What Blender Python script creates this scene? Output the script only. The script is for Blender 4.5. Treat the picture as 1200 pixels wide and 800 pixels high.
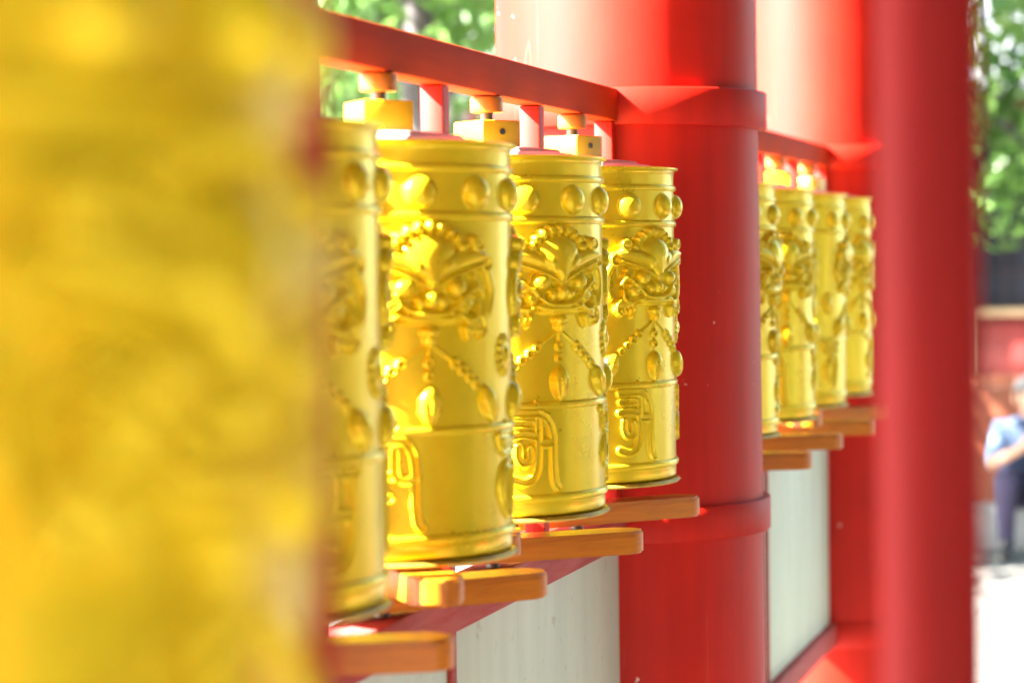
import bpy, bmesh, math, random
import numpy as np
from mathutils import Vector, Matrix

random.seed(7)
rng = np.random.default_rng(11)
S = bpy.context.scene
C = S.collection
for o in list(bpy.data.objects):
    bpy.data.objects.remove(o)

# ------------------------------------------------------------------ camera
CAM_X, CAM_H = 0.984, 1.60
TH = math.atan(810 / 2800)            # the row runs along +Y, the camera looks a little left of it
PITCH = math.atan(98 / 2800)
ROLL = math.radians(0.8)
cam = bpy.data.cameras.new('camera')
camo = bpy.data.objects.new('camera', cam)
C.objects.link(camo)
S.camera = camo
hf = Vector((-math.sin(TH), math.cos(TH), 0))
r0 = Vector((math.cos(TH), math.sin(TH), 0))
fw = hf * math.cos(PITCH) - Vector((0, 0, 1)) * math.sin(PITCH)
u0 = r0.cross(fw)
up = u0 * math.cos(ROLL) + r0 * math.sin(ROLL)
rt = r0 * math.cos(ROLL) - u0 * math.sin(ROLL)
M = Matrix((rt, up, -fw)).transposed().to_4x4()
M.translation = Vector((CAM_X, 0, CAM_H))
camo.matrix_world = M
cam.sensor_width = 36
cam.lens = 84
cam.clip_start = 0.05
cam.clip_end = 3000
cam.dof.use_dof = True
cam.dof.focus_distance = 3.6
cam.dof.aperture_fstop = 3.5

# ------------------------------------------------------------------ world, sun, exposure
EL = math.radians(38)
sun_h = Vector((-0.846, -0.532, 0)).normalized()
to_sun = sun_h * math.cos(EL) + Vector((0, 0, math.sin(EL)))
W = bpy.data.worlds.new('World')
S.world = W
W.use_nodes = True
nt = W.node_tree
bg = nt.nodes['Background']
sky = nt.nodes.new('ShaderNodeTexSky')
sky.sky_type = 'NISHITA'
sky.sun_disc = False
sky.sun_elevation = EL
sky.sun_rotation = math.atan2(to_sun.x, to_sun.y)
nt.links.new(sky.outputs[0], bg.inputs[0])
bg.inputs[1].default_value = 0.05
sl = bpy.data.lights.new('sun', 'SUN')
sl.energy = 5.0
sl.angle = math.radians(0.55)
sl.color = (1, 0.95, 0.87)
so = bpy.data.objects.new('sun', sl)
C.objects.link(so)
so.rotation_euler = (-to_sun).to_track_quat('-Z', 'Y').to_euler()
so.location = (-6, -4, 9)
S.view_settings.view_transform = 'Standard'
S.view_settings.look = 'None'
S.view_settings.gamma = 1
S.view_settings.use_curve_mapping = False
S.view_settings.exposure = 4.38
S.cycles.use_denoising = True
S.cycles.max_bounces = 10

# ------------------------------------------------------------------ helpers
def link(o, parent=None):
    C.objects.link(o)
    if parent is not None:
        o.parent = parent
    return o

def mesh_obj(name, verts, faces, mat, parent=None, smooth=False, loc=None):
    me = bpy.data.meshes.new(name)
    me.from_pydata(verts, [], faces)
    me.update()
    if smooth:
        me.shade_smooth()
    o = bpy.data.objects.new(name, me)
    if mat is not None:
        me.materials.append(mat)
    if loc is not None:
        o.location = loc
    return link(o, parent)

def bm_obj(name, bm, mat, parent=None, smooth=False, loc=None, sharp=None):
    me = bpy.data.meshes.new(name)
    bmesh.ops.recalc_face_normals(bm, faces=bm.faces[:])
    bm.to_mesh(me)
    bm.free()
    if smooth:
        me.shade_smooth()
        if sharp:
            me.set_sharp_from_angle(angle=math.radians(sharp))
    me.materials.append(mat)
    o = bpy.data.objects.new(name, me)
    if loc is not None:
        o.location = loc
    return link(o, parent)

def box_bm(x0, x1, y0, y1, z0, z1, bev=0.0, seg=2, bm=None):
    bm = bm or bmesh.new()
    r = bmesh.ops.create_cube(bm, size=1)
    vs = r['verts']
    for v in vs:
        v.co = Vector((x0 + (v.co.x + .5) * (x1 - x0), y0 + (v.co.y + .5) * (y1 - y0), z0 + (v.co.z + .5) * (z1 - z0)))
    if bev > 0:
        es = list({e for v in vs for e in v.link_edges})
        bmesh.ops.bevel(bm, geom=es, offset=bev, segments=seg, affect='EDGES', profile=.5)
    return bm

def box(name, x0, x1, y0, y1, z0, z1, mat, parent=None, bev=0.0, seg=2):
    return bm_obj(name, box_bm(x0, x1, y0, y1, z0, z1, bev, seg), mat, parent, smooth=bev > 0, sharp=40)

def lathe(name, prof, mat, parent=None, seg=96, loc=None, sharp=35, cap=True):
    v, f = [], []
    n = len(prof)
    for i in range(seg):
        a = 2 * math.pi * i / seg
        for r, z in prof:
            v.append((r * math.cos(a), r * math.sin(a), z))
    for i in range(seg):
        j = (i + 1) % seg
        for k in range(n - 1):
            f.append((i * n + k, j * n + k, j * n + k + 1, i * n + k + 1))
    if cap:
        if prof[0][0] > 1e-4:
            f.append([i * n for i in range(seg)][::-1])
        if prof[-1][0] > 1e-4:
            f.append([i * n + n - 1 for i in range(seg)])
    me = bpy.data.meshes.new(name)
    me.from_pydata(v, [], f)
    me.validate()
    me.shade_smooth()
    me.set_sharp_from_angle(angle=math.radians(sharp))
    me.materials.append(mat)
    o = bpy.data.objects.new(name, me)
    if loc is not None:
        o.location = loc
    return link(o, parent)

def empty(name, loc, rz=0.0):
    o = bpy.data.objects.new(name, None)
    o.empty_display_size = .1
    o.location = loc
    o.rotation_euler = (0, 0, rz)
    return link(o)

def tag(o, label=None, cat=None, group=None, kind=None):
    if label: o['label'] = label
    if cat: o['category'] = cat
    if group: o['group'] = group
    if kind: o['kind'] = kind
    return o

def copy_tree(o, parent=None):
    c = o.copy()
    C.objects.link(c)
    c.parent = parent
    for ch in list(o.children):
        copy_tree(ch, c)
    return c

def at(px, py, Z):
    """plan-time helper: world point seen at photo pixel (px,py) at depth Z"""
    a, b = (px - 600) / 2800, (400 - py) / 2800
    return Vector((CAM_X, 0, CAM_H)) + (fw + rt * a + up * b) * Z

# ------------------------------------------------------------------ materials
def new_mat(name):
    m = bpy.data.materials.new(name)
    m.use_nodes = True
    return m, m.node_tree, m.node_tree.nodes['Principled BSDF']

def noise(t, scale, detail=4, rough=.55, vec=None, dist=0):
    n = t.nodes.new('ShaderNodeTexNoise')
    n.inputs['Scale'].default_value = scale
    n.inputs['Detail'].default_value = detail
    n.inputs['Roughness'].default_value = rough
    n.inputs['Distortion'].default_value = dist
    if vec is not None:
        t.links.new(vec, n.inputs['Vector'])
    return n

def coords(t, scale=(1, 1, 1), space='Object'):
    tc = t.nodes.new('ShaderNodeTexCoord')
    mp = t.nodes.new('ShaderNodeMapping')
    mp.inputs['Scale'].default_value = scale
    t.links.new(tc.outputs[space], mp.inputs[0])
    return mp.outputs[0]

def ramp(t, fac, stops):
    r = t.nodes.new('ShaderNodeValToRGB')
    e = r.color_ramp.elements
    while len(e) < len(stops):
        e.new(.5)
    for k, (p, c) in enumerate(stops):
        e[k].position = p
        e[k].color = (*c, 1) if len(c) == 3 else c
    t.links.new(fac, r.inputs[0])
    return r

def mixc(t, fac, a, b):
    m = t.nodes.new('ShaderNodeMix')
    m.data_type = 'RGBA'
    for idx, val in ((6, a), (7, b)):
        if hasattr(val, 'is_linked'):
            t.links.new(val, m.inputs[idx])
        else:
            m.inputs[idx].default_value = (*val, 1)
    if hasattr(fac, 'is_linked'):
        t.links.new(fac, m.inputs[0])
    else:
        m.inputs[0].default_value = fac
    return m.outputs[2]

def bump(t, bsdf, h, strength=.2, dist=.002):
    b = t.nodes.new('ShaderNodeBump')
    b.inputs['Strength'].default_value = strength
    b.inputs['Distance'].default_value = dist
    t.links.new(h, b.inputs['Height'])
    t.links.new(b.outputs[0], bsdf.inputs['Normal'])

def gloss_range(t, bsdf, fac, lo, hi):
    r = t.nodes.new('ShaderNodeMapRange')
    r.inputs['To Min'].default_value = lo
    r.inputs['To Max'].default_value = hi
    t.links.new(fac, r.inputs[0])
    t.links.new(r.outputs[0], bsdf.inputs['Roughness'])

def simple(name, col, rough=.6, metal=0.0, var=.25, scale=6, bmp=.15, spec=.5):
    m, t, b = new_mat(name)
    v = coords(t)
    n = noise(t, scale, 5, .6, v)
    dark = tuple(c * (1 - var) for c in col)
    lite = tuple(min(1, c * (1 + var * .6)) for c in col)
    r = ramp(t, n.outputs[0], [(.3, dark), (.7, lite)])
    t.links.new(r.outputs[0], b.inputs['Base Color'])
    b.inputs['Metallic'].default_value = metal
    b.inputs['Specular IOR Level'].default_value = spec
    gloss_range(t, b, n.outputs[0], max(0, rough - .1), min(1, rough + .1))
    n2 = noise(t, scale * 8, 4, .6, v)
    if bmp:
        bump(t, b, n2.outputs[0], bmp)
    return m

# gold paint on cast metal
def gold_mat():
    m, t, b = new_mat('gold_paint')
    v = coords(t)
    n = noise(t, 9, 5, .6, v)
    r = ramp(t, n.outputs[0], [(.3, (.68, .545, .014)), (.7, (.82, .675, .024))])
    dirt = noise(t, 38, 6, .7, v)
    dr = ramp(t, dirt.outputs[0], [(.60, (0, 0, 0)), (.74, (1, 1, 1))])
    mul = t.nodes.new('ShaderNodeMath'); mul.operation = 'MULTIPLY'
    mul.inputs[1].default_value = .22
    t.links.new(dr.outputs[0], mul.inputs[0])
    c = mixc(t, mul.outputs[0], r.outputs[0], (.36, .17, .012))
    t.links.new(c, b.inputs['Base Color'])
    b.inputs['Metallic'].default_value = .34
    b.inputs['Specular IOR Level'].default_value = .3
    b.inputs['Coat Weight'].default_value = 0
    b.inputs['Coat Roughness'].default_value = .3
    gloss_range(t, b, n.outputs[0], .22, .36)
    n2 = noise(t, 60, 3, .5, v)
    bump(t, b, n2.outputs[0], .10, .0015)
    return m

# glossy red lacquer with chips and scuffs
def red_mat(name, col=(.52, .009, .0003), chips=True, rough=(.5, .64), fade=0.0, spec=.29, coat=0.0, grain=(9, 9, .7)):
    m, t, b = new_mat(name)
    v = coords(t)
    n = noise(t, 3.2, 6, .6, v)
    r = ramp(t, n.outputs[0], [(.3, tuple(c * .82 for c in col)), (.72, tuple(min(1, c * 1.12) for c in col))])
    c = r.outputs[0]
    vst = coords(t, grain)
    nst = noise(t, 3.0, 6, .65, vst)
    rst = ramp(t, nst.outputs[0], [(.34, (.84, .78, .78)), (.62, (1, 1, 1))])
    mst = t.nodes.new('ShaderNodeMix'); mst.data_type = 'RGBA'; mst.blend_type = 'MULTIPLY'
    mst.inputs[0].default_value = 1
    t.links.new(c, mst.inputs[6]); t.links.new(rst.outputs[0], mst.inputs[7])
    c = mst.outputs[2]
    if fade:
        vf = coords(t, (30, 3, 30))
        nf = noise(t, 2.0, 6, .65, vf)
        rf = ramp(t, nf.outputs[0], [(.35, (0, 0, 0)), (.75, (fade, fade, fade))])
        c = mixc(t, rf.outputs[0], c, (.48, .17, .15))
    if chips:
        nc = noise(t, 55, 3, .55, v)
        nm = noise(t, 4.0, 2, .5, v)
        a = ramp(t, nc.outputs[0], [(.70, (0, 0, 0)), (.712, (1, 1, 1))])
        k = ramp(t, nm.outputs[0], [(.57, (0, 0, 0)), (.60, (1, 1, 1))])
        mm = t.nodes.new('ShaderNodeMath'); mm.operation = 'MULTIPLY'
        t.links.new(a.outputs[0], mm.inputs[0]); t.links.new(k.outputs[0], mm.inputs[1])
        c = mixc(t, mm.outputs[0], c, (.72, .55, .5))
        vs = coords(t, (26, 26, 1.4))
        ns = noise(t, 1.0, 4, .6, vs, 1.2)
        a2 = ramp(t, ns.outputs[0], [(.70, (0, 0, 0)), (.715, (.5, .5, .5))])
        c = mixc(t, a2.outputs[0], c, (.42, .05, .03))
    t.links.new(c, b.inputs['Base Color'])
    b.inputs['Specular IOR Level'].default_value = spec
    b.inputs['Coat Weight'].default_value = coat
    b.inputs['Coat Roughness'].default_value = .16
    gloss_range(t, b, n.outputs[0], *rough)
    vb = coords(t, (1, 1, .35))
    n2 = noise(t, 22, 5, .55, vb)
    bump(t, b, n2.outputs[0], .12, .004)
    return m

def wood_mat(name, a, bcol, rough=.35, axis=(2, 22, 22)):
    m, t, b = new_mat(name)
    v = coords(t, axis)
    n = noise(t, 2.4, 6, .62, v, .8)
    r = ramp(t, n.outputs[0], [(.28, a), (.7, bcol)])
    v2 = coords(t)
    n3 = noise(t, 14, 4, .6, v2)
    rr = ramp(t, n3.outputs[0], [(.58, (0, 0, 0)), (.72, (.55, .55, .55))])
    c = mixc(t, rr.outputs[0], r.outputs[0], tuple(x * .35 for x in a))
    t.links.new(c, b.inputs['Base Color'])
    b.inputs['Specular IOR Level'].default_value = .5
    gloss_range(t, b, n.outputs[0], rough - .08, rough + .15)
    bump(t, b, n.outputs[0], .25, .002)
    return m

def panel_mat():
    m, t, b = new_mat('pale_panel_paint')
    v = coords(t, (3, 3, .5))
    n = noise(t, 4, 6, .65, v)
    r = ramp(t, n.outputs[0], [(.25, (.44, .54, .43)), (.75, (.56, .66, .53))])
    v2 = coords(t)
    n2 = noise(t, 30, 6, .7, v2, .6)
    r2 = ramp(t, n2.outputs[0], [(.60, (0, 0, 0)), (.70, (.6, .6, .6))])
    c = mixc(t, r2.outputs[0], r.outputs[0], (.33, .34, .24))
    vs = coords(t, (22, 22, .6))
    n4 = noise(t, 1.0, 3, .6, vs, .5)
    r4 = ramp(t, n4.outputs[0], [(.71, (0, 0, 0)), (.73, (.5, .5, .5))])
    c = mixc(t, r4.outputs[0], c, (.40, .16, .12))
    t.links.new(c, b.inputs['Base Color'])
    b.inputs['Roughness'].default_value = .55
    bump(t, b, n2.outputs[0], .25, .002)
    return m

def ground_mat():
    m, t, b = new_mat('stone_paving')
    v = coords(t)
    br = t.nodes.new('ShaderNodeTexBrick')
    br.inputs['Scale'].default_value = 1.2
    br.inputs['Color1'].default_value = (.14, .135, .12, 1)
    br.inputs['Color2'].default_value = (.175, .165, .15, 1)
    br.inputs['Mortar'].default_value = (.09, .085, .08, 1)
    br.inputs['Mortar Size'].default_value = .012
    t.links.new(v, br.inputs[0])
    n = noise(t, 5, 6, .65, v)
    r = ramp(t, n.outputs[0], [(.3, (.72, .72, .72)), (.7, (1, 1, 1))])
    mm = t.nodes.new('ShaderNodeMix'); mm.data_type = 'RGBA'; mm.blend_type = 'MULTIPLY'
    mm.inputs[0].default_value = 1
    t.links.new(br.outputs[0], mm.inputs[6]); t.links.new(r.outputs[0], mm.inputs[7])
    t.links.new(mm.outputs[2], b.inputs['Base Color'])
    b.inputs['Roughness'].default_value = .75
    bump(t, b, n.outputs[0], .3, .004)
    return m

def leaf_mat(name, a, bcol):
    m, t, b = new_mat(name)
    g = t.nodes.new('ShaderNodeNewGeometry')
    r = ramp(t, g.outputs['Random Per Island'], [(.0, a), (1, bcol)])
    t.links.new(r.outputs[0], b.inputs['Base Color'])
    b.inputs['Roughness'].default_value = .42
    tr = t.nodes.new('ShaderNodeBsdfTranslucent')
    t.links.new(r.outputs[0], tr.inputs[0])
    mx = t.nodes.new('ShaderNodeMixShader')
    mx.inputs[0].default_value = .4
    t.links.new(b.outputs[0], mx.inputs[1]); t.links.new(tr.outputs[0], mx.inputs[2])
    t.links.new(mx.outputs[0], t.nodes['Material Output'].inputs[0])
    return m

GOLD = gold_mat()
RED = red_mat('red_column_lacquer')
REDRAIL = red_mat('red_rail_paint', (.46, .038, .003), chips=True, rough=(.66, .8), spec=.08, grain=(14, .8, 14))
REDBEAM = red_mat('faded_red_beam_paint', (.36, .035, .03), chips=False, rough=(.62, .75), fade=.55, spec=.2, grain=(14, .8, 14))
REDPOLE = red_mat('red_pole_paint', (.31, .009, .008), chips=False, rough=(.6, .75), spec=.25)
WOOD = wood_mat('orange_varnished_wood', (.34, .10, .002), (.64, .225, .006))
STEEL = simple('dark_steel', (.16, .14, .12), .4, .9, .3, 20)
COLLAR = simple('orange_painted_steel', (.46, .15, .02), .42, .2, .25, 20)
BLOCK = simple('yellow_enamel_block', (.72, .38, .012), .38, 0.15, .15, 14)
CAP = simple('weathered_metal_cap', (.36, .33, .30), .5, .35, .35, 18, .3)
PLATE = simple('tarnished_brass_plate', (.52, .36, .05), .45, .5, .45, 24, .3)
PANEL = panel_mat()
GROUND = ground_mat()
STONE = simple('grey_granite', (.36, .35, .33), .7, 0, .25, 9, .3)

# ------------------------------------------------------------------ ground
g = mesh_obj('ground', [(-400, -400, 0), (400, -400, 0), (400, 400, 0), (-400, 400, 0)], [(0, 1, 2, 3)], GROUND)
tag(g, 'pale stone paved courtyard in full sun', kind='structure')

# ------------------------------------------------------------------ prayer wheel
R = 0.163
ZB = CAM_H - 0.361                      # bottom rim of a wheel
HW = 0.501

def relief(name, fn, u0_, u1_, v0_, v1_, res, mat, parent, rz=0.0, vz=0.0, blur=1):
    """raised ornament: height fn(U,V) in mm over a patch of the drum, wrapped round its axis"""
    nu = int((u1_ - u0_) / res) + 1
    nv = int((v1_ - v0_) / res) + 1
    U, V = np.meshgrid(np.linspace(u0_, u1_, nu), np.linspace(v0_, v1_, nv), indexing='ij')
    H = fn(U, V)
    for _ in range(blur):
        P = np.pad(H, 1, mode='edge')
        H = (P[1:-1, 1:-1] * 4 + (P[:-2, 1:-1] + P[2:, 1:-1] + P[1:-1, :-2] + P[1:-1, 2:]) * 2
             + P[:-2, :-2] + P[2:, :-2] + P[:-2, 2:] + P[2:, 2:]) / 16
    a = U / (R * 1000)
    rr = R + (H - .35) / 1000
    co = np.stack([rr * np.cos(a), rr * np.sin(a), V / 1000 + vz], -1).reshape(-1, 3)
    keep = np.maximum.reduce([H[:-1, :-1], H[1:, :-1], H[1:, 1:], H[:-1, 1:]]) > .12
    idx = np.arange(nu * nv).reshape(nu, nv)
    q = np.stack([idx[:-1, :-1], idx[1:, :-1], idx[1:, 1:], idx[:-1, 1:]], -1)[keep]
    used, inv = np.unique(q, return_inverse=True)
    o = mesh_obj(name, co[used].tolist(), inv.reshape(-1, 4).tolist(), mat, parent, True)
    o.rotation_euler = (0, 0, rz)
    return o

def cap(U, V, u, v, a, b, h, rot=0.0):
    c, s = math.cos(rot), math.sin(rot)
    x, y = U - u, V - v
    X, Y = x * c + y * s, -x * s + y * c
    return h * np.sqrt(np.clip(1 - (X / a) ** 2 - (Y / b) ** 2, 0, None))

def pdist(U, V, pts):
    d = np.full(U.shape, 1e9)
    for (x0, y0), (x1, y1) in zip(pts[:-1], pts[1:]):
        dx, dy = x1 - x0, y1 - y0
        L = dx * dx + dy * dy + 1e-9
        tt = np.clip(((U - x0) * dx + (V - y0) * dy) / L, 0, 1)
        d = np.minimum(d, np.hypot(U - x0 - tt * dx, V - y0 - tt * dy))
    return d

def smooth_pts(pts, n=3):
    for _ in range(n):
        q = [pts[0]]
        for a, b in zip(pts[:-1], pts[1:]):
            q += [(a[0] * .75 + b[0] * .25, a[1] * .75 + b[1] * .25), (a[0] * .25 + b[0] * .75, a[1] * .25 + b[1] * .75)]
        q.append(pts[-1])
        pts = q
    return pts

def stroke(U, V, pts, r, h, sm=2):
    d = pdist(U, V, smooth_pts(pts, sm) if sm else pts)
    return h * np.sqrt(np.clip(1 - (d / r) ** 2, 0, None))

def ring(U, V, u, v, rad, r, h):
    d = np.abs(np.hypot(U - u, V - v) - rad)
    return h * np.sqrt(np.clip(1 - (d / r) ** 2, 0, None))

def spiral(u, v, rad, turns, a0, sgn=1, n=26):
    return [(u + rad * (1 - .85 * k / n) * math.cos(a0 + sgn * turns * 2 * math.pi * k / n),
             v + rad * (1 - .85 * k / n) * math.sin(a0 + sgn * turns * 2 * math.pi * k / n)) for k in range(n + 1)]

def mask_h(U, V):
    H = np.zeros(U.shape)
    def add(x):
        nonlocal H
        H = np.maximum(H, x)
    Um = np.abs(U)
    add(cap(Um, V, 0, 4, 74, 50, 3.6))                           # low backing of the face
    # smooth forehead, broad above and running down to a point between the eyes
    kv = np.linspace(-14, 68, 165)
    kw = np.interp(kv, [-10, -4, 4, 12, 24, 38, 50, 60], [3, 7, 13, 20, 30, 36, 30, 6])
    kw = np.convolve(np.pad(kw, 12, mode='edge'), np.hanning(25) / np.hanning(25).sum(), mode='valid')
    w = np.interp(V, kv, kw)
    prof = np.clip(1 - (Um / w) ** 2, 0, None)
    ends = np.clip((V + 11) / 12, 0, 1) ** .5 * np.sqrt(np.clip(1 - (np.clip(V - 24, 0, None) / 36) ** 2, 0, None))
    fore = 20 * prof ** .5 * ends
    # brows: leaf-shaped wings
    wl = np.interp(Um, [6, 22, 40, 58, 72, 76], [9, 12.5, 14, 12, 7, .5])
    cl = np.interp(Um, [6, 22, 40, 58, 76], [9, 19, 27, 31, 31])
    brow = np.where((Um > 2) & (Um < 76), 16 * np.sqrt(np.clip(1 - ((V - cl) / wl) ** 2, 0, None)) * np.clip((Um - 2) / 14, 0, 1), 0)
    add((fore ** 2.6 + brow ** 2.6) ** (1 / 2.6))
    add(stroke(Um, V, [(0, -8), (10, -2), (24, 6), (44, 13), (70, 21)], 3.2, 14.5))
    # crest of curls over the forehead
    for k in range(9):
        a = math.radians(-66 + 16.5 * k)
        x, y = 47 * math.sin(a), 26 + 40 * math.cos(a)
        add(cap(U, V, x, y, 6.4, 9.0, 13.5, -a))
        if k % 2:
            add(ring(U, V, x, y + 1, 3.6, 2.0, 14.5))
    add(cap(Um, V, 60, 47, 12, 10, 15.5, -.4))
    add(ring(Um, V, 61, 46, 7.5, 3, 16))
    add(cap(Um, V, 76, 22, 11, 13, 8))
    add(stroke(Um, V, spiral(76, 21, 12, 1.3, 2.2, -1), 3.4, 12.5, 0))
    # round bulging eyes
    add(ring(Um, V, 31, -6, 15.4, 2.2, 9))
    add(20 * np.sqrt(np.clip(1 - (((Um - 31) / 13.4) ** 2 + ((V + 6) / 12.4) ** 2) ** 1.2, 0, None)))
    # broad three-lobed nose
    add(cap(Um, V, 0, -20, 11, 13, 20))
    add(cap(Um, V, 13.5, -23, 9.5, 10.5, 16))
    # cheeks
    add(cap(Um, V, 45, -26, 13, 13.5, 13.5))
    add(stroke(Um, V, spiral(45, -26, 13, 1.0, .6, 1), 2.6, 14.5, 0))
    for k in range(5):
        add(cap(Um, V, 59 + 4 * math.sin(k * 1.3), 6 - 7.6 * k, 4.6, 4.6, 11))
    # scrolls running into the mouth
    add(stroke(Um, V, [(70, -16), (62, -4), (52, -9), (34, -27), (20, -37), (0, -38)], 3.9, 14))
    add(stroke(Um, V, [(66, -26), (64, -42), (48, -46), (38, -38), (28, -38)], 3.9, 12))
    add(stroke(Um, V, [(0, -43), (24, -43), (36, -39)], 3.8, 13))
    for k in range(8):
        add(cap(Um, V, 2.4 + 4.7 * k, -48.6 + .05 * k * k, 2.4, 3.4, 10.5))
    # scalloped claws at the jaw
    add(cap(Um, V, 61, -48, 17, 11, 10, -.35))
    for k in range(5):
        add(cap(Um, V, 46 + 7.8 * k, -55 - 2.2 * math.sin(k * .9) - k * .6, 4.4, 6.6, 12))
    add(stroke(Um, V, [(70, -40), (78, -50), (75, -62), (69, -65)], 3.8, 11.5))
    add(stroke(Um, V, [(50, -48), (46, -60), (50, -67)], 3.4, 10.5))
    # hanging ear ribbons
    add(stroke(Um, V, [(85, 10), (92, -4), (92, -22), (86, -36)], 7.4, 9.5))
    # knob that carries the chains
    add(cap(Um, V, 0, -58, 13, 6.5, 14))
    add(cap(Um, V, 0, -67, 8.6, 10, 13))
    return np.clip(H, 0, None)

def chain_h(side):
    def fn(U, V):
        p0, p1, p2 = (0, -72), (side * 30, -92), (side * 74, -126)
        if side == 0:
            p1, p2 = (0, -88), (0, -120)
        H = stroke(U, V, [p0, p1], 2.3, 4.8, 0)
        n = 4 if side else 2
        for k in range(n):
            f = (k + .4) / n
            x, y = p1[0] + (p2[0] - p1[0]) * f, p1[1] + (p2[1] - p1[1]) * f
            H = np.maximum(H, ring(U, V, x, y, 5.0, 2.1, 6.6))
        return H
    return fn

def tassel_h(u, v, rot):
    def fn(U, V):
        c, s = math.cos(rot), math.sin(rot)
        x, y = (U - u) * c + (V - v) * s, -(U - u) * s + (V - v) * c
        w = np.interp(y, [-25, -23, -17, -8, 2, 10, 16, 20, 23, 24], [.05, 4, 9.5, 14, 15.5, 14.5, 11, 7.5, 4, .05])
        q = np.clip(1 - (x / w) ** 2, 0, None)
        H = 13.5 * np.sqrt(q) * np.sqrt(w / 15.5)
        H += np.where((y < 7) & (H > 2.5), 1.2 * np.cos(x / w * 3.4 * math.pi), 0)
        H = np.maximum(H, np.where(np.abs(x) < w, (11 + 2.6 * np.sqrt(q)) * np.exp(-((y - 9 + 2.5 * np.cos(x / 6)) / 2.2) ** 2) * np.sqrt(q), 0))
        return np.clip(H, 0, None)
    return fn

def rosette_h(U, V):
    x, y = U, V + 89
    rad = np.hypot(x / 18, y / 26)
    ang = np.arctan2(y / 26, x / 18)
    edge = 1 + .06 * np.cos(ang * 14)
    H = 5.5 * np.sqrt(np.clip(1 - (rad / edge) ** 4, 0, None)) + np.where(rad < edge, 1.6 * np.cos(ang * 14) * np.clip(rad - .45, 0, 1) * 2, 0)
    H = np.where(rad < edge, H, 0)
    return np.clip(np.maximum(H, 9.5 * np.sqrt(np.clip(1 - (rad / .55) ** 2, 0, None))), 0, None)

GLYPHS = [
    [[(-34, 103), (26, 103), (26, 10), (33, 0)], [(3, 94), (3, 30), (-4, 14), (-18, 7), (-34, 13)], [(3, 62), (25, 62)],
     [(-33, 89), (-8, 89)], [(-34, 72), (-20, 75), (0, 71)], [(-26, 58), (-27, 42), (-18, 33), (-8, 40), (-10, 54)]],
    [[(-30, 103), (28, 103)], [(20, 100), (20, 8), (28, 0)], [(-22, 96), (-20, 74), (4, 70), (18, 76)], [(-10, 60), (-26, 46), (-18, 22), (4, 26), (16, 42)]],
    [[(-30, 103), (30, 103)], [(-4, 100), (-4, 62), (-26, 54), (-26, 30), (-6, 26)], [(22, 100), (22, 30), (6, 4), (-22, 6)], [(-2, 60), (20, 60)]],
    [[(-22, 103), (18, 103), (18, 10), (26, 0)], [(-6, 92), (-6, 56), (16, 56)], [(-24, 98), (-26, 12)], [(-24, 66), (-10, 60)], [(-24, 30), (-12, 36)]],
    [[(-20, 103), (26, 103)], [(-19, 99), (-12, 82), (24, 88)], [(22, 68), (-4, 68), (-18, 46), (-10, 22), (10, 2), (16, 22), (22, 60)]],
    [[(-30, 103), (30, 103)], [(-18, 100), (-18, 60), (8, 58), (14, 80), (-2, 92)], [(10, 56), (-22, 34), (-14, 8), (14, 6), (26, 26)], [(26, 100), (26, 60)]],
]

def glyph_h(strokes):
    def fn(U, V):
        d = np.full(U.shape, 1e9)
        for s in strokes:
            d = np.minimum(d, pdist(U, V, smooth_pts(s, 2) if len(s) > 2 else s))
        return np.where(d < 5.2, 2.0, 0) + 5.2 * np.exp(-((d - 5.1) / 2.0) ** 2) * (d < 11)
    return fn

def diamond_h(U, V):
    d = np.abs(U) / 9 + np.abs(V) / 10
    return np.clip(5.5 * (1 - np.abs(d - .72) / .28), 0, None) + np.where(d < .5, 1.2, 0)

def drum_profile():
    p = [(0.02, .004), (R - .004, .004), (R, .008)]
    def ridge(z, h=.0042, w=.006):
        for k in range(7):
            a = math.pi * k / 6
            p.append((R + h * math.sin(a), z - w * math.cos(a)))
    ridge(.029, .0045, .006)
    ridge(.157, .0040, .0055)
    ridge(.412, .0042, .0055)
    ridge(.469, .0040, .005)
    p += [(R, .490), (R + .0015, .4965), (R + .0075, .4985), (R + .0078, .5010), (R + .002, .5022), (R - .012, .5015)]
    return p

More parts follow.
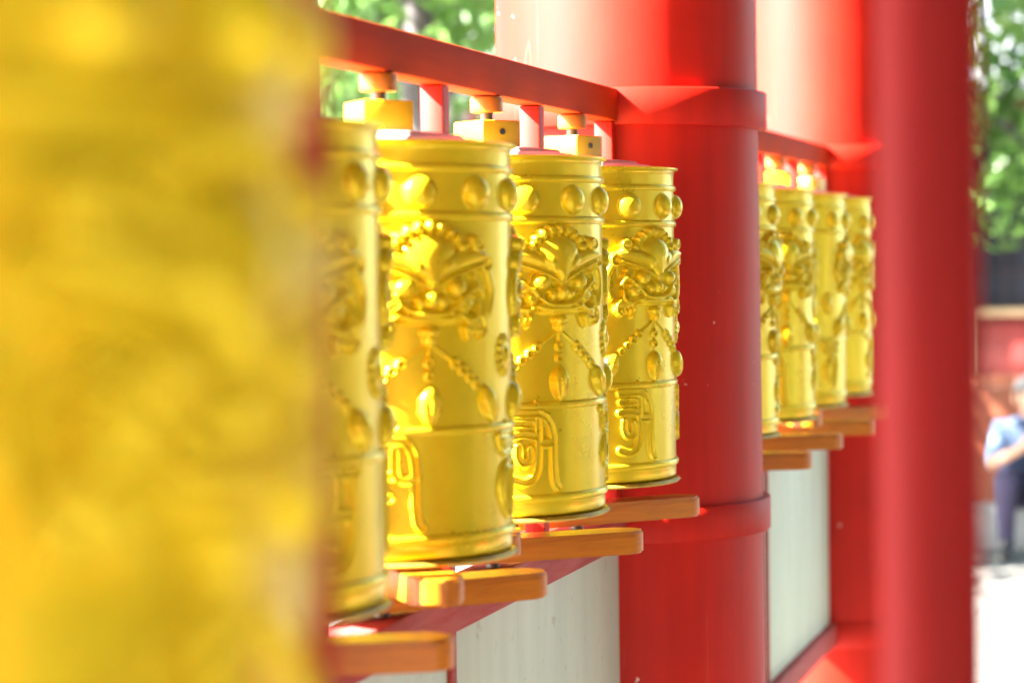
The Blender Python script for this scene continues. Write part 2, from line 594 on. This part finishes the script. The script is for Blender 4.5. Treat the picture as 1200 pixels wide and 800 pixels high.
def make_wheel():
    w = empty('prayer_wheel', (0, 0, ZB))
    lathe('drum', drum_profile(), GOLD, w, seg=160, sharp=60)
    lathe('dome_cap', [(R - .014, .497), (R - .026, .5035), (R - .040, .5075), (R - .056, .5095), (R - .060, .5135), (R - .085, .5165), (.03, .5185), (.0, .519)], CAP, w, seg=72, sharp=60)
    lathe('base_plate', [(.02, -.0045), (R + .004, -.004), (R + .007, -.001), (R + .003, .0025), (.02, .0035)], PLATE, w, seg=96)
    lathe('spindle', [(.010, -.085), (.010, -.006)], STEEL, w, seg=20)
    lathe('top_spindle', [(.0095, .52), (.0095, .588)], STEEL, w, seg=20)
    lathe('bearing_collar', [(.012, .568), (.0225, .569), (.0235, .572), (.0235, .588), (.022, .5905), (.012, .591)], COLLAR, w, seg=36)
    blk = box('hub_block', -.037, .037, -.033, .033, .512, .5565, BLOCK, w, bev=.003)
    lathe('set_screw', [(.0045, 0), (.0045, .003), (.002, .0032), (.002, .0012), (0, .0012)], STEEL, blk, seg=14, loc=(.0365, 0, .540)).rotation_euler = (0, math.pi / 2, 0)
    st = None
    for k in range(13):
        a = 2 * math.pi * (k + .37) / 13
        if st is None:
            prof = [(.0225, -.001), (.0215, .001)] + [(.0205 * math.cos(t), .001 + .0145 * math.sin(t)) for t in [math.radians(x) for x in (0, 15, 30, 45, 60, 75, 90)]]
            st = lathe('stud', prof, GOLD, w, seg=32, sharp=70, cap=False)
            o = st
        else:
            o = st.copy(); C.objects.link(o); o.parent = w
        o.location = ((R - .0008) * math.cos(a), (R - .0008) * math.sin(a), .4395)
        o.rotation_euler = (0, math.pi / 2, a)
    zf = .333
    parts = [relief('lion_mask', mask_h, -104, 104, -78, 76, 1.0, GOLD, w, vz=zf)]
    for s in (-1, 0, 1):
        parts.append(relief('pendant_chain', chain_h(s), min(-8, s * 84), max(8, s * 84), -136, -62, 1.2, GOLD, w, vz=zf))
        parts.append(relief('tassel', tassel_h(s * 88, -146, s * .42), s * 88 - 32, s * 88 + 32, -178, -112, 1.2, GOLD, w, vz=zf))
    parts.append(relief('rosette', rosette_h, -24, 24, -119, -59, 1.2, GOLD, w, vz=zf))
    parts[-1].rotation_euler = (0, 0, math.pi / 4)
    for k in range(1, 4):
        for p in parts:
            o = p.copy(); C.objects.link(o); o.parent = w
            o.rotation_euler = (0, 0, p.rotation_euler.z + k * math.pi / 2)
    dm = None
    for j in range(6):
        a = math.radians(60 * j - 13)
        relief('raised_character', glyph_h(GLYPHS[j]), -46, 46, -10, 114, 1.1, GOLD, w, rz=a, vz=.0435)
        if dm is None:
            dm = relief('diamond_boss', diamond_h, -11, 11, -12, 12, .9, GOLD, w, rz=a, vz=.157)
        else:
            o = dm.copy(); C.objects.link(o); o.parent = w; o.rotation_euler = (0, 0, a)
    def bar(z0, z1, rz):
        bm = bmesh.new()
        L, wd, n = .236, .031, 6
        pts = []
        for sx, sy, a0 in ((1, 1, 0), (-1, 1, 90), (-1, -1, 180), (1, -1, 270)):
            for k in range(n + 1):
                a = math.radians(a0 + 90 * k / n)
                rc = .0285
                pts.append((sx * (L - rc) + rc * math.cos(a), sy * (wd - rc) + rc * math.sin(a)))
        lo = [bm.verts.new((x, y, z0)) for x, y in pts]
        hi = [bm.verts.new((x, y, z1)) for x, y in pts]
        bm.faces.new(lo[::-1]); bm.faces.new(hi)
        m_ = len(pts)
        for k in range(m_):
            bm.faces.new((lo[k], lo[(k + 1) % m_], hi[(k + 1) % m_], hi[k]))
        es = [e for e in bm.edges if abs(e.verts[0].co.z - e.verts[1].co.z) < 1e-6]
        bmesh.ops.bevel(bm, geom=es, offset=.003, segments=2, affect='EDGES')
        o = bm_obj('handle_bar', bm, WOOD, w, True, sharp=40)
        o.rotation_euler = (0, 0, rz)
        return o
    bar(-.0405, -.0085, 0.3)
    bar(-.0745, -.0410, 1.9)
    return w

proto = make_wheel()

def setup_wheel(w, x, y, face_phi, face_idx, lo_phi, hi_phi, label, tilt=(0, 0)):
    d = Vector((x - CAM_X, y, 0)).normalized()
    psi = math.atan2(-d.y, -d.x)
    rz = psi + math.radians(face_phi - 90 * face_idx)
    w.location = (x, y, ZB)
    w.rotation_euler = (tilt[0], tilt[1], rz)
    bars = [c for c in w.children if c.name.split('.')[0] == 'handle_bar']
    bars.sort(key=lambda c: c.bound_box[0][2])
    bars[0].rotation_euler.z = psi + math.radians(lo_phi) - rz
    bars[1].rotation_euler.z = psi + math.radians(hi_phi) - rz
    tag(w, label, 'prayer wheel', 'gold prayer wheels')
    return w

STEP = 0.482
YC = 4.251                                # the column in the middle of the picture
wheels = [
    (YC - 4 * STEP, 24, 1, 92, 14, 'embossed gold prayer wheel with wooden handle bars, fourth one from the chipped red column'),
    (YC - 3 * STEP, 20.5, 2, 118, 18, 'embossed gold prayer wheel showing two crossed handle bars, third one from the chipped red column'),
    (YC - 2 * STEP, 35.5, 0, 112, 2, 'gold prayer wheel with lion mask and raised character, second one from the chipped red column'),
    (YC - 1 * STEP, 50, 0, 122, -4, 'gold prayer wheel standing right against the front of the chipped red column'),
    (YC + 1 * STEP, 70, 1, 100, 10, 'gold prayer wheel mostly hidden behind the chipped red column'),
    (YC + 2 * STEP, 38, 0, 108, 0, 'gold prayer wheel second beyond the chipped red column, its character and mask facing out'),
    (YC + 3 * STEP, 2, 2, 96, 20, 'gold prayer wheel third beyond the chipped red column, rosette between its masks facing out'),
    (YC + 4 * STEP, 58, 1, 115, 0, 'gold prayer wheel closest to the farther red column at the end of the row'),
]
for k, a in enumerate(wheels):
    w = proto if k == 0 else copy_tree(proto)
    setup_wheel(w, 0, *a, tilt=(math.radians([.2, .5, 0, -.1, .1, 0, .1, 0][k]), 0))
NX, NY = .5177, .750
setup_wheel(copy_tree(proto), NX, NY, 46, 0, 75, -20, 'large blurred gold prayer wheel in a frame of its own, apart from the row')

# ------------------------------------------------------------------ frames that carry the wheels
RZ0, RZ1 = CAM_H + .2315, CAM_H + .2875   # rail
BZ0, BZ1 = CAM_H - .498, CAM_H - .445     # beam below the wheels
LZ0, LZ1 = CAM_H - 1.06, CAM_H - 1.0
def frame(x, y0, y1, ws, label, divs, legs=None):
    f = empty('wheel_frame', (x, (y0 + y1) / 2, 0))
    cy = (y0 + y1) / 2
    def b(name, xa, xb, ya, yb, za, zb, m, bev=.003):
        return box(name, xa, xb, ya - cy, yb - cy, za, zb, m, f, bev)
    b('top_rail', -.021, .021, y0, y1, RZ0, RZ1, REDRAIL, .004)
    b('lower_beam', -.04, .028, y0, y1, BZ0, BZ1, REDBEAM, .004)
    b('bottom_beam', -.04, .028, y0, y1, LZ0, LZ1, REDBEAM, .004)
    for yy in ws:
        b('post', -.0155, .0155, yy - .0155, yy + .0155, BZ1 + .001, RZ0 - .001, RED, .002)
    ds = [y0] + divs + [y1]
    for k in range(len(ds) - 1):
        a_, b_ = ds[k] + (.013 if k else 0), ds[k + 1] - (.013 if k < len(ds) - 2 else 0)
        b('panel', -.012, .010, a_, b_, LZ1 + .001, BZ0 - .001, PANEL, .001)
    for yy in divs:
        b('divider', -.02, .016, yy - .0125, yy + .0125, LZ1 + .001, BZ0 - .001, REDBEAM, .002)
    for yy in (legs or []):
        b('leg', -.04, .063, yy - .035, yy + .035, 0, RZ1 + .03, REDRAIL, .004)
    tag(f, label, 'frame', 'wheel frames')
    return f
def bay(ya):
    return [ya + STEP * (k + .5) for k in range(1, 4)]
CR = .2365
CXX = -.022
frame(0, YC - 5 * STEP + .05 + CR - .012, YC - CR + .012, bay(YC - 5 * STEP) + [YC - CR - .02 - .0],
      'red rail and pale panels holding the four wheels before the chipped red column', [YC - 2.5 * STEP])
frame(0, YC + CR - .012, YC + 5 * STEP - CR + .012, [YC + CR + .02] + bay(YC) + [YC + 5 * STEP - CR - .02],
      'red rail and pale panels joining the chipped column to the farther red column', [YC + 2.5 * STEP])
frame(NX, NY - .95, NY + .33, [NY - .26], 'red frame holding the single wheel that stands apart', [NY - .3], [NY + .30, NY - .92])

# ------------------------------------------------------------------ red columns
def column(y, label):
    c = empty('red_column', (CXX, y, 0))
    lathe('shaft', [(CR + .008, .18), (CR + .004, 1.0), (CR, 2.0), (CR - .004, 4.2)], RED, c, seg=128)
    def band(z0, z1, e=.017):
        o = lathe('band', [(CR - .002, z0), (CR + e - .002, z0), (CR + e, z0 + .002), (CR + e, z1 - .002), (CR + e - .002, z1), (CR - .002, z1)], RED, c, seg=128, sharp=50)
        ta = random.random() * 6.28
        return o
    band(RZ0 - .006, RZ1 + .003)
    band(BZ0 + .002, BZ1 + .008)
    band(LZ0 - .01, LZ1 + .004, .008)
    lathe('plinth', [(.30, 0), (.33, .05), (.335, .09), (.31, .14), (.262, .168), (.250, .182)], STONE, c, seg=64)
    return tag(c, label, 'column', 'red columns')
column(YC - 5 * STEP + .05, 'thick red lacquered column before the first wheel of the row')
column(YC, 'thick red lacquered column with chipped paint between the two runs of wheels')
column(YC + 5 * STEP, 'thick red lacquered column at the far end of the wheel row')
rf = empty('added_shade_roof', (1.35, 2.2, 4.2))  # unseen roof, added to keep sky light off the shaded sides
RAFT = simple('added_roof_green', (.05, .11, .08), .6, 0, .3, 4, .1)  # dark green underside, so the added roof throws no red fill
RTILE = simple('added_roof_tile', (.14, .14, .14), .7, 0, .3, 8, .2)
ry0, ry1 = -4.6, 5.3
ridge = [(-2.75, .12), (-1.4, .46), (0, 1.3), (1.4, .46), (2.75, .12)]
vv, ff = [], []
for yy in (ry0, ry1):
    for x, z in ridge: vv.append((x, yy, z))
    for x, z in ridge[::-1]: vv.append((x, yy, z + .08))
for k in range(10):
    ff.append((k, (k + 1) % 10, 10 + (k + 1) % 10, 10 + k))
ff += [tuple(range(10))[::-1], tuple(range(10, 20))]
deck = mesh_obj('deck', vv, ff, RAFT, rf)
k = 0
while ry0 + .2 + .33 * k < ry1:
    yy = ry0 + .2 + .33 * k
    bm = bmesh.new()
    for (xa, za), (xb, zb) in zip(ridge[:-1], ridge[1:]):
        tube_pts = [(xa, za - .045), (xb, zb - .045)]
        vs = []
        for x, z in tube_pts:
            vs.append([bm.verts.new((x, yy + dy, z + dz)) for dy, dz in ((-.035, -.04), (.035, -.04), (.035, .04), (-.035, .04))])
        for i in range(4):
            bm.faces.new((vs[0][i], vs[0][(i + 1) % 4], vs[1][(i + 1) % 4], vs[1][i]))
        bm.faces.new(vs[0][::-1]); bm.faces.new(vs[1])
    bm_obj('rafter', bm, RAFT, rf)
    k += 1
k = 0
while ry0 + .05 + .22 * k < ry1:
    yy = ry0 + .05 + .22 * k
    bm = bmesh.new()
    ringp = None
    for x, z in ridge:
        rg_ = [bm.verts.new((x, yy + .06 * math.cos(a), z + .08 + .05 * math.sin(a))) for a in [math.pi * i / 5 for i in range(6)]]
        if ringp:
            for i in range(5):
                bm.faces.new((ringp[i], ringp[i + 1], rg_[i + 1], rg_[i]))
        ringp = rg_
    bm_obj('tile_row', bm, RTILE, rf)
    k += 1
tag(rf, 'unseen tiled roof added above the wheel row to block sky light', 'roof')
lin2 = box('lintel', 2.62, 2.82, YC - 10 * STEP - .5, YC + 5 * STEP + .5, 4.2, 4.45, RED, None, .01)  # out of view, belongs to the added roof
tag(lin2, 'unseen red beam under the outer edge of the added roof', 'beam')
for yy in (YC - 10 * STEP, YC - 5 * STEP, YC, YC + 5 * STEP):
    c2 = empty('added_roof_column', (2.72, yy, 0))  # invented support for the added roof, never in view
    lathe('shaft', [(.13, .1), (.125, 4.199)], RED, c2, seg=64)
    lathe('plinth', [(.19, 0), (.20, .06), (.15, .1)], STONE, c2, seg=48)
    tag(c2, 'unseen slim red column added to prop the shading roof', 'column', 'added roof columns')
cw = empty('added_shade_wall', (2.95, 1.0, 0))  # unseen dark wall, added to deepen the shade and dull reflections
WALLM = simple('shade_wall_grey_green', (.075, .085, .065), .8, 0, .3, 2.5, .3)
box('wall', -.09, .09, -2.2, 2.6, .35, 3.9, WALLM, cw, .01)
box('plinth', -.13, .13, -2.25, 2.65, 0, .349, STONE, cw, .01)
box('coping', -.14, .14, -2.25, 2.65, 3.901, 4.0, STONE, cw, .01)
box('end_wall', -2.58, -.135, -4.7, -4.52, 0, 3.9, WALLM, cw, .01)  # added across the end to block bright sky behind the camera
box('side_wall', -.09, .09, -4.7, -3.6, 0, 3.9, WALLM, cw, .01)
tag(cw, 'unseen dark grey-green wall added to cut fill light on the wheel row', 'wall')
column(YC - 10 * STEP, 'unseen thick red column added to carry the shading screen')  # out of view, added only to hold up the shading screen
tb = empty('added_shade_screen', (CXX, YC - 7.5 * STEP, 0))  # unseen boards, added to shade the slim pole from the sun
box('top_bar', -.03, .03, -2.5 * STEP + CR - .01, 2.5 * STEP - CR + .01, 4.08, 4.199, REDRAIL, tb, .004)
box('bottom_bar', -.03, .03, -2.5 * STEP + CR - .01, 2.5 * STEP - CR + .01, 2.0, 2.1, REDRAIL, tb, .004)
for k in range(4):
    wq = (5 * STEP - 2 * CR) / 4
    a_ = -2.5 * STEP + CR + k * wq
    box('panel', -.012, .012, a_ + .002, a_ + wq - .002, 2.101, 4.079, REDRAIL, tb, .002)
tag(tb, 'unseen red boarded screen added to keep sun off the slim pole', 'screen')
lin = box('lintel', -.11 + CXX, .11 + CXX, YC - 10 * STEP - .5, YC + 5 * STEP + .5, 4.2, 4.5, RED, None, .01)
tag(lin, 'long red beam across the tops of the red columns', 'beam')

# slim pole out in front
pp = at(1089, 300, 1.3)
pole = empty('red_pole', (pp.x, pp.y, 0))
lathe('shaft', [(.0276, .012), (.0276, 3.3)], REDPOLE, pole, seg=48)
lathe('foot_plate', [(.09, 0), (.09, .01), (.05, .012), (.046, .05), (.0277, .055)], REDPOLE, pole, seg=40)
lathe('finial', [(.0276, 3.3), (.05, 3.305), (.05, 3.33), (.03, 3.36), (.04, 3.39), (.028, 3.43), (0, 3.45)], REDPOLE, pole, seg=40)
tag(pole, 'slim plain red metal pole standing alone in front of the wheel row', 'pole')

# ------------------------------------------------------------------ trees
LEAF = leaf_mat('leaf_green', (.045, .11, .02), (.12, .24, .05))
LEAF2 = leaf_mat('leaf_light_green', (.07, .17, .03), (.17, .30, .07))
BARK = simple('grey_bark', (.10, .09, .09), .85, 0, .4, 10, .8)

def tube(bm, pts, rads, seg=10):
    prev = None
    for k, p in enumerate(pts):
        d = (pts[min(k + 1, len(pts) - 1)] - pts[max(k - 1, 0)]).normalized()
        a = d.orthogonal().normalized()
        b = d.cross(a)
        ringv = [bm.verts.new(p + (a * math.cos(2 * math.pi * i / seg) + b * math.sin(2 * math.pi * i / seg)) * rads[k]) for i in range(seg)]
        if prev:
            # match the closest start to avoid twisting
            best = min(range(seg), key=lambda s: sum((ringv[(i + s) % seg].co - prev[i].co).length for i in range(0, seg, 3)))
            ringv = ringv[best:] + ringv[:best]
            for i in range(seg):
                bm.faces.new((prev[i], prev[(i + 1) % seg], ringv[(i + 1) % seg], ringv[i]))
        prev = ringv

def make_tree(loc, h, crown_r, crown_z0, nleaf, leaf, mat, label, trunk_r=.16, seed=1, group='courtyard trees'):
    rg = np.random.default_rng(seed)
    rd = random.Random(seed)
    root = empty('broadleaf_tree', loc)
    bm = bmesh.new()
    top = Vector((rd.uniform(-.3, .3), rd.uniform(-.3, .3), h * .8))
    tp = [Vector((0, 0, 0)), Vector((.03, .02, h * .12)), Vector((.05, -.06, h * .35)), Vector((top.x * .6, top.y * .6, h * .6)), top]
    tube(bm, tp, [trunk_r * 1.35, trunk_r, trunk_r * .82, trunk_r * .5, trunk_r * .15], 14)
    ends = []
    for k in range(13):
        f = .3 + .65 * k / 13
        base = tp[2].lerp(tp[4], (f - .3) / .7) if f > .35 else tp[1].lerp(tp[2], .8)
        a = k * 2.4 + rd.uniform(-.4, .4)
        L = crown_r * rd.uniform(.6, .95)
        e = base + Vector((math.cos(a) * L, math.sin(a) * L, rd.uniform(-.1, .5) * L))
        mid = base.lerp(e, .5) + Vector((0, 0, .18 * L))
        tube(bm, [base, mid, e], [trunk_r * .36, trunk_r * .2, trunk_r * .05], 7)
        ends += [e, mid, base.lerp(e, .75) + Vector((rd.uniform(-.5, .5), rd.uniform(-.5, .5), rd.uniform(-.4, .3)))]
    bm_obj('trunk', bm, BARK, root, True)
    # leaf clumps: spread through the crown volume, denser round the limb ends
    cl = []
    for e in ends:
        cl.append((e.x, e.y, max(e.z, crown_z0 + .3)))
    for _ in range(60):
        v = rg.normal(size=3); v /= np.linalg.norm(v)
        rr = crown_r * rg.uniform(.45, 1.0)
        zc = (crown_z0 + h) / 2
        cl.append((v[0] * rr, v[1] * rr, zc + v[2] * (h - crown_z0) / 2 * rg.uniform(.6, 1)))
    cl = np.array(cl)
    ci = rg.integers(0, len(cl), nleaf)
    p = cl[ci] + rg.normal(size=(nleaf, 3)) * np.array([.38, .38, .27]) * crown_r / 2.6
    p = p[p[:, 2] > crown_z0]
    n = len(p)
    ax = rg.normal(size=(n, 3)); ax /= np.linalg.norm(ax, axis=1)[:, None]
    nr = rg.normal(size=(n, 3)) + np.array([0, 0, .9]); nr -= (nr * ax).sum(1)[:, None] * ax
    nr /= np.linalg.norm(nr, axis=1)[:, None]
    sd = np.cross(nr, ax)
    L = leaf * rg.uniform(.7, 1.3, n)[:, None]
    q = np.stack([p - ax * L, p + sd * L * .48 - nr * L * .1, p + ax * L, p - sd * L * .48 - nr * L * .1], 1).reshape(-1, 3)
    fs = np.arange(n * 4).reshape(-1, 4)
    me = bpy.data.meshes.new('crown')
    me.from_pydata(q.tolist(), [], fs.tolist())
    me.materials.append(mat)
    link(bpy.data.objects.new('crown', me), root)
    return tag(root, label, 'tree', group)

def gp(px, Z):
    p = at(px, 300, Z)
    return (p.x, p.y, 0)

make_tree(gp(487, 11.5), 7.5, 3.0, 2.35, 18000, .08, LEAF2, 'grey-trunked leafy tree seen over the rail beside the column', .10, 3)
make_tree(gp(300, 17), 8, 3.3, 1.9, 9000, .085, LEAF2, 'pale green leafy tree left of the grey-trunked one, behind the blurred wheel', .18, 5)
make_tree(gp(610, 19), 8.5, 3.4, 2.2, 9000, .085, LEAF, 'dark leafy tree standing behind the chipped red column', .18, 8)
make_tree(gp(1250, 15.6), 7.0, 2.7, 1.6, 15000, .085, LEAF2, 'bright sunlit tree hanging above the seated person', .13, 13)
make_tree(gp(1500, 17), 8, 3.2, 2.0, 9000, .085, LEAF, 'dark green tree beside the red hall', .18, 17)

SD = make_tree((6.2, -3.5, 0), 7.5, 3.2, 1.2, 14000, .09, LEAF, 'unseen tree added across from the wheel row to block bright sky', .2, 23, 'added sky-blocking trees')  # this tree and its copies are added out of view as dark sky blockers
for k, (x, y, a) in enumerate(((6.6, 1.2, 1.1), (6.1, 5.6, 2.3), (7.0, 10.2, 3.6), (2.6, -7.2, 4.4), (-2.2, -11.5, 5.2))):
    c = copy_tree(SD)
    c.location = (x, y, 0); c.rotation_euler = (0, 0, a)

# ------------------------------------------------------------------ halls in the background
HRED = simple('hall_red_paint', (.20, .018, .016), .6, 0, .3, 3, .1)
HDARK = simple('dark_window_wood', (.016, .01, .016), .6, 0, .3, 5, .1)
HGLASS = simple('window_glass', (.02, .025, .035), .12, 0, .2, 3, 0)
HTAN = simple('tan_frame_paint', (.42, .29, .16), .55, 0, .25, 6, .1)
HTILE = simple('grey_roof_tile', (.13, .14, .15), .6, 0, .3, 8, .2)
HPLUM = simple('plum_wall_paint', (.10, .03, .06), .6, 0, .3, 4, .1)

def hall(loc, rz, nb, bw, label, wallm, sill=.95, eave=3.1):
    h = empty('temple_hall', loc, rz)
    Wd = nb * bw
    box('terrace', -Wd / 2 - .8, Wd / 2 + .8, -1.2, 5, 0, .25, STONE, h, .02)
    box('wall', -Wd / 2, Wd / 2, .12, 4.6, .25, eave, wallm, h)
    for k in range(nb + 1):
        x = -Wd / 2 + k * bw
        lathe('pillar', [(.15, .25), (.15, eave + .1)], HRED, h, seg=24, loc=(x, -.05, 0))
    for k in range(nb):
        x0, x1 = -Wd / 2 + k * bw + .16, -Wd / 2 + (k + 1) * bw - .16
        wn = box('window', x0, x1, .02, .118, sill + .08, eave - .35, HGLASS, h)
        for i in range(7):
            xx = x0 + (x1 - x0) * i / 6
            box('mullion', xx - .018, xx + .018, -.012, .018, sill + .08, eave - .35, HDARK, wn)
        for i in range(6):
            zz = sill + .1 + (eave - .47 - sill) * i / 5
            box('glazing_bar', x0, x1, -.008, .014, zz - .016, zz + .016, HDARK, wn)
        box('sill', x0 - .04, x1 + .04, -.05, .118, sill, sill + .07, HTAN, h, .006)
        n = 3
        for i in range(n):
            a0, a1 = x0 + (x1 - x0) * i / n, x0 + (x1 - x0) * (i + 1) / n
            box('panel', a0 + .03, a1 - .03, .06, .118, .45, sill - .08, HRED, h, .01)
            box('stile', a0 - .025, a0 + .025, .04, .119, .27, sill - .001, HTAN, h, .004)
    vts, fcs = [], []
    prof = [(-1.3, eave + .05), (-1.3, eave + .18), (-.2, eave + .55), (1.2, eave + 1.25), (2.4, eave + 2.2), (3.6, eave + 1.25), (5.0, eave + .55), (6.1, eave + .18), (6.1, eave + .05)]
    for sx in (-1, 1):
        for y, z in prof:
            vts.append((sx * (Wd / 2 + 1.0), y, z))
    n = len(prof)
    for i in range(n):
        fcs.append((i, (i + 1) % n, n + (i + 1) % n, n + i))
    fcs.append(tuple(range(n))[::-1]); fcs.append(tuple(range(n, 2 * n)))
    rf = mesh_obj('roof', vts, fcs, HTILE, h)
    k = 0
    x = -Wd / 2 - .95
    while x < Wd / 2 + .95:
        bm = bmesh.new()
        tube(bm, [Vector((x, y, z + .02)) for y, z in prof[1:5]], [.055] * 4, 6)
        bm_obj('tile_row', bm, HTILE, rf, True)
        x += .3
    return tag(h, label, 'building', 'temple halls')

p = gp(1260, 24)
hall(p, -TH * 0 + .12, 5, 2.4, 'red temple hall with dark lattice windows behind the seated person', HRED)
p = gp(470, 30)
hall(p, .25, 6, 2.4, 'plum coloured temple hall glimpsed under the rail behind the trees', HPLUM, 1.3, 4.2)

# wooden balustrade behind the seated person
BW = wood_mat('red_brown_fence_wood', (.26, .07, .035), (.40, .12, .06), .5, (1, 8, 8))
pb = gp(1215, 14.2)
bal = empty('wooden_balustrade', pb, TH * .2 + .1)
for k in range(5):
    x = -1.6 + .8 * k
    box('post', x - .05, x + .05, -.05, .05, 0, .98, BW, bal, .008)
    if k < 4:
        box('board', x + .052, x + .748, -.018, .018, .10, .787, BW, bal, .005)
        box('rail', x + .052, x + .748, -.03, -.0185, .602, .66, BW, bal, .005)
        box('handrail', x + .052, x + .748, -.04, .04, .79, .86, BW, bal, .008)
tag(bal, 'low red-brown wooden balustrade behind the seated person', 'balustrade')

# kerb seat
ks = gp(1205, 12.9)
kb = box('kerb', -1.8, 1.8, -.16, .2, 0, .22, STONE, None, .012)
kb.location = ks
kb.rotation_euler = (0, 0, TH)
tag(kb, 'low grey stone kerb the person sits on', 'kerb')

# ------------------------------------------------------------------ seated person
SHIRT = simple('light_blue_cotton', (.34, .46, .72), .85, 0, .15, 8, .2)
VEST = simple('navy_vest_cloth', (.03, .045, .10), .85, 0, .25, 8, .2)
TROUS = simple('dark_plum_trousers', (.06, .045, .09), .85, 0, .25, 8, .2)
SKIN = simple('skin', (.55, .30, .20), .5, 0, .08, 9, .05)
HAIR = simple('grey_hair', (.16, .15, .15), .7, 0, .4, 40, .5)
SHOE = simple('dark_shoe', (.035, .03, .03), .5, 0, .3, 12, .2)
def build_person(loc, rz):
    J, E, Rr, B = [], [], [], []
    def v(p, r, parent=None, mat=0):
        J.append(Vector(p)); Rr.append(r)
        if parent is not None:
            E.append((parent, len(J) - 1)); B.append((parent, len(J) - 1, mat))
        return len(J) - 1
    # person faces -Y, sits with the seat at z=.22
    pel = v((0, .02, .33), .135)
    waist = v((0, -.01, .46), .13, pel, 1)
    chest = v((0, -.10, .60), .145, waist, 1)
    neckb = v((0, -.15, .705), .075, chest, 1)
    neck = v((0, -.18, .745), .052, neckb, 3)
    head = v((0, -.205, .82), .082, neck, 3)
    crown = v((0, -.20, .885), .075, head, 3)
    for s in (-1, 1):
        sh = v((s * .165, -.12, .655), .068, chest, 0)
        el = v((s * .235, -.24, .475), .046, sh, 0)
        wr = v((s * .10, -.40, .56), .028, el, 3)
        pa = v((s * .055, -.43, .60), .030, wr, 3)
        for k in range(4):
            f0 = v((s * (.045 - .012 * k), -.455 + .004 * k, .635 - .014 * k), .010, pa, 3)
            v((s * (.018 - .010 * k), -.462 + .004 * k, .645 - .016 * k), .008, f0, 3)
        t0 = v((s * .05, -.405, .64), .011, pa, 3)
        v((s * .03, -.40, .665), .009, t0, 3)
        hp = v((s * .10, -.03, .315), .098, pel, 2)
        kn = v((s * .155, -.36, .415), .070, hp, 2)
        an = v((s * .15, -.34, .09), .047, kn, 2)
        he = v((s * .15, -.36, .045), .045, an, 4)
        v((s * .17, -.52, .032), .034, he, 4)
    me = bpy.data.meshes.new('person_body')
    me.from_pydata([tuple(j) for j in J], E, [])
    ob = bpy.data.objects.new('person', me)
    C.objects.link(ob)
    sk = ob.modifiers.new('skin', 'SKIN')
    sd = me.skin_vertices[0].data if me.skin_vertices else None
    if sd is None:
        bm = bmesh.new(); bm.from_mesh(me); bm.verts.layers.skin.verify(); bm.to_mesh(me); bm.free()
        sd = me.skin_vertices[0].data
    for k, r in enumerate(Rr):
        sd[k].radius = (r, r)
        sd[k].use_root = (k == 0)
    sub = ob.modifiers.new('sub', 'SUBSURF'); sub.levels = 2; sub.render_levels = 2
    dg = bpy.context.evaluated_depsgraph_get()
    m2 = bpy.data.meshes.new_from_object(ob.evaluated_get(dg))
    bpy.data.objects.remove(ob)
    m2.name = 'body'
    m2.materials.clear()
    for m_ in (SHIRT, VEST, TROUS, SKIN, SHOE):
        m2.materials.append(m_)
    for pol in m2.polygons:
        c = pol.center
        best, bd = 0, 1e9
        for a, b, mt in B:
            d = J[b] - J[a]
            tt = max(0, min(1, (c - J[a]).dot(d) / d.length_squared))
            ds = (c - J[a] - d * tt).length / (Rr[a] * (1 - tt) + Rr[b] * tt)
            if ds < bd:
                bd, best = ds, mt
        pol.material_index = best
        pol.use_smooth = True
    o = bpy.data.objects.new('person', m2)
    C.objects.link(o)
    o.location = loc
    o.rotation_euler = (0, 0, rz)
    # hair, ears, nose, eyes, mouth
    def blob(name, c, sc, mat, sub=3):
        bm = bmesh.new()
        bmesh.ops.create_icosphere(bm, subdivisions=sub, radius=1)
        for q in bm.verts:
            q.co = Vector((q.co.x * sc[0] + c[0], q.co.y * sc[1] + c[1], q.co.z * sc[2] + c[2]))
        return bm_obj(name, bm, mat, o, True)
    bm = bmesh.new()
    bmesh.ops.create_icosphere(bm, subdivisions=4, radius=1)
    dele = [q for q in bm.verts if q.co.z < .12 and q.co.y < .15 or q.co.z < -.55]
    bmesh.ops.delete(bm, geom=dele, context='VERTS')
    for q in bm.verts:
        k = 1 + .05 * math.sin(q.co.x * 23 + q.co.z * 17) * math.cos(q.co.y * 19)
        q.co = Vector((q.co.x * .096 * k, q.co.y * .106 * k - .195, q.co.z * .098 * k + .855))
    bm_obj('hair', bm, HAIR, o, True)
    blob('nose', (0, -.297, .822), (.013, .02, .022), SKIN)
    for s in (-1, 1):
        blob('ear', (s * .086, -.20, .825), (.012, .02, .03), SKIN)
        blob('eye', (s * .032, -.283, .845), (.013, .008, .008), HAIR)
    blob('mouth', (0, -.287, .785), (.024, .008, .006), simple('lip', (.4, .13, .11), .5))
    return o
pl_ = gp(1204, 12.75)
per = build_person((pl_[0], pl_[1], 0), TH - .12)
tag(per, 'person in light blue shirt and dark vest sitting on the low kerb', 'person')
